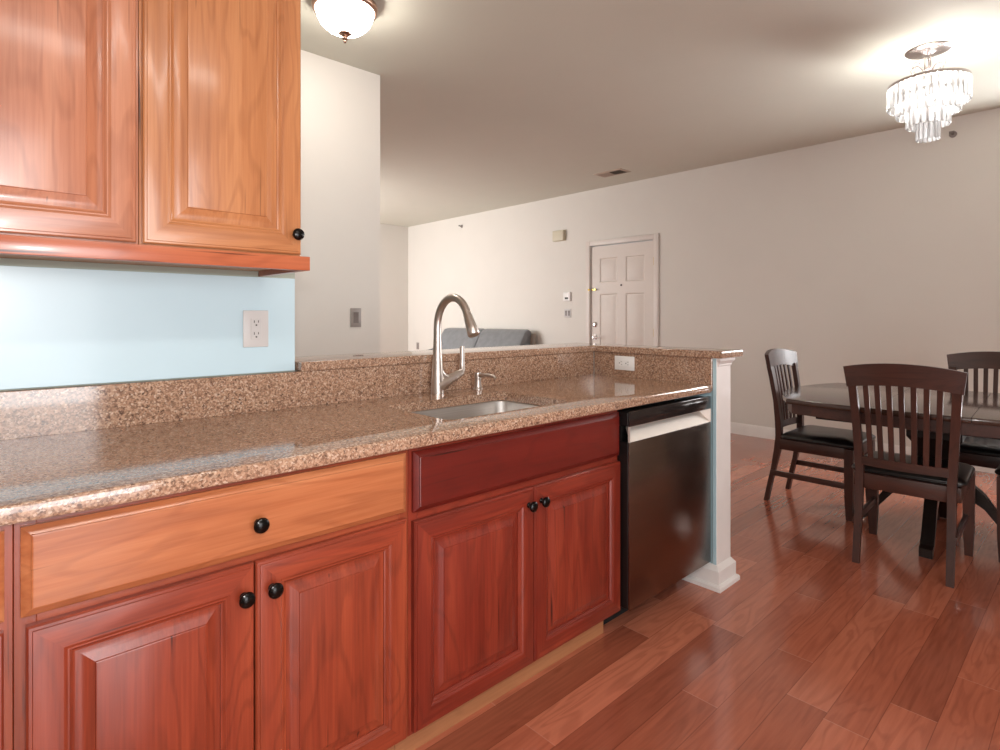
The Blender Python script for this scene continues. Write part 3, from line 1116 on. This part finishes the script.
chair('dark slat-back dining chair at the left end of the table, side-on', (4.0, 1.252, 0), PI)
cB = chair('dark slat-back dining chair nearest the camera with its back to us', (3.475, .69, 0), -PI / 2 + .05)
chair('dark slat-back chair on the far side of the table, near the wall', (4.38, .505, 0), PI / 2 - .03)
chair('dark chair cut by the right edge, tucked under the right table end', (3.90, .17, 0), 0)

# ------------------------------------------------------------------ dining table
t = thing('dining_table', 'dark wood dining table with curved edges and pedestal base', 'dining table', (3.86, .655, 0), math.radians(3))
def outline(hw, hw_end, hy, arc, n=12):
    P_ = []
    for i in range(n + 1):
        u = -1 + 2 * i / n
        P_.append((hw_end * -u, hy + arc * (1 - u * u)))
    # goes from +x to -x along +y end
    for i in range(1, n):
        u = 1 - 2 * i / n
        P_.append((-(hw_end + (hw - hw_end) * (1 - u * u)), hy * u))
    for i in range(n + 1):
        u = -1 + 2 * i / n
        P_.append((hw_end * u, -(hy + arc * (1 - u * u))))
    for i in range(1, n):
        u = -1 + 2 * i / n
        P_.append((hw_end + (hw - hw_end) * (1 - u * u), hy * u))
    return P_
def sect(P_, ya, yb_):
    """clip outline (convex) between y=ya and y=yb"""
    def clip(poly, y, keep):
        out = []
        for i in range(len(poly)):
            p, q = poly[i], poly[(i + 1) % len(poly)]
            ip, iq = keep(p[1]), keep(q[1])
            if ip:
                out.append(p)
            if ip != iq:
                f = (y - p[1]) / (q[1] - p[1])
                out.append((p[0] + f * (q[0] - p[0]), y))
        return out
    P_ = clip(P_, ya, lambda v: v >= ya)
    return clip(P_, yb_, lambda v: v <= yb_)
O1 = outline(.595, .525, .605, .135)
def slab(ya, yb_, name):
    b = MB()
    L = []
    for k, z in ((.985, .716), (.995, .718), (1.0, .724), (1.0, .738), (.995, .744), (.985, .7455)):
        # scale only x/arc slightly so the seams stay straight
        Pk = sect([(x * k, y * k) for x, y in O1], ya, yb_)
        L.append([(x, y, z) for x, y in Pk])
    n = min(len(l) for l in L)
    if any(len(l) != n for l in L):
        L = [[(x, y, z) for x, y in sect(O1, ya, yb_)] for z in (.716, .7455)]
    b.loft(L)
    return b.build(name, M['tabletop'], t, smooth=30)
slab(.193, .80, 'tabletop')
slab(-.191, .191, 'leaf')
slab(-.80, -.193, 'tabletop')
O2 = outline(.578, .498, .583, .132)
O3 = outline(.556, .476, .561, .130)
b = MB()
b.loft([[(x, y, .662) for x, y in O2], [(x, y, .7155) for x, y in O2], [(x, y, .7155) for x, y in O3], [(x, y, .662) for x, y in O3], [(x, y, .662) for x, y in O2]], caps=(False, False))
b.build('apron', M['dwx'], t, smooth=30)
for q in (-.33, .33):
    MB().box(q - .035, q + .035, -.5, .5, .625, .70, .003).build('slide_rail', M['blackwood'], t)
b = MB()
b.loft([[(s1 * w_, s2 * w_, z) for s1, s2 in ((-1, -1), (1, -1), (1, 1), (-1, 1))] for w_, z in
        ((.05, .21), (.062, .225), (.068, .25), (.068, .30), (.07, .40), (.08, .47), (.10, .52), (.12, .55), (.12, .60), (.14, .605), (.14, .66))])
b.build('pedestal', M['blackwood'], t, smooth=30)
for k in range(4):
    a = k * PI / 2
    b = MB()
    loops = []
    for r_, zc, hh in ((.07, .30, .05), (.13, .29, .045), (.20, .235, .037), (.26, .15, .03), (.31, .075, .025), (.35, .032, .022), (.385, .0225, .0215)):
        L = []
        for s1, s2 in ((-1, -1), (1, -1), (1, 1), (-1, 1)):
            x, y = r_, .028 * s1
            z = zc + hh * s2
            L.append((x * math.cos(a) - y * math.sin(a), x * math.sin(a) + y * math.cos(a), z))
        loops.append(L)
    b.loft(loops)
    b.build('pedestal_foot', M['blackwood'], t, smooth=30)

# ------------------------------------------------------------------ loveseat by the right wall (local: front = -x)
t = thing('loveseat', 'charcoal leather loveseat against the wall, seen over the bar', 'sofa', (5.22, 6.33, 0))
b = MB()
b.box(-.42, .36, -.70, .70, .06, .30, .02)
for x in (-.38, .32):
    for y in (-.66, .66):
        b.lathe([(.025, 0), (.03, .062)], (x, y, 0), 'z', 12)
b.build('base', M['sofa'], t)
for s_ in (-1, 1):
    b = MB()
    b.prism([(-.46, .05), (.40, .05), (.42, .50), (.44, .80), (.30, .84), (.12, .66), (-.40, .62), (-.47, .54)], s_ * .83 - .115, s_ * .83 + .115, 'y', bev=.03)
    b.build('armrest', M['sofa'], t, smooth=60)
    b = MB()
    b.box(-.46, .14, s_ * .352 - .345, s_ * .352 + .345, .305, .47, .05, 4)
    b.build('seat_cushion', M['sofa'], t, smooth=60)
    b = MB()
    # leaning back: outline in x/z swept over y with rounded ends
    prof = [(.08, .48), (.10, .60), (.15, .72), (.215, .84), (.275, .94), (.33, 1.0), (.39, 1.015), (.44, .99), (.45, .93), (.40, .70), (.34, .48)]
    loops = []
    for q, k in ((-.45, .80), (-.44, .93), (-.41, 1.0), (-.385, 1.01), (-.375, .985), (-.365, 1.01), (-.2, 1.015), (0, 1.02), (.2, 1.015), (.365, 1.01), (.375, .985), (.385, 1.01), (.41, 1.0), (.44, .93), (.45, .80)):
        loops.append([(.27 + (x - .27) * k, s_ * .455 + q, .74 + (z - .74) * (.75 + .25 * k)) for x, z in prof])
    b.loft(loops)
    b.build('back_cushion', M['sofa'], t, smooth=60)
b = MB()
b.prism([(.36, .30), (.40, .30), (.472, .92), (.46, .965), (.42, .955), (.40, .88)], -.955, .955, 'y', bev=.006)
o = b.build('back_panel', M['sofaside'], t, smooth=40)
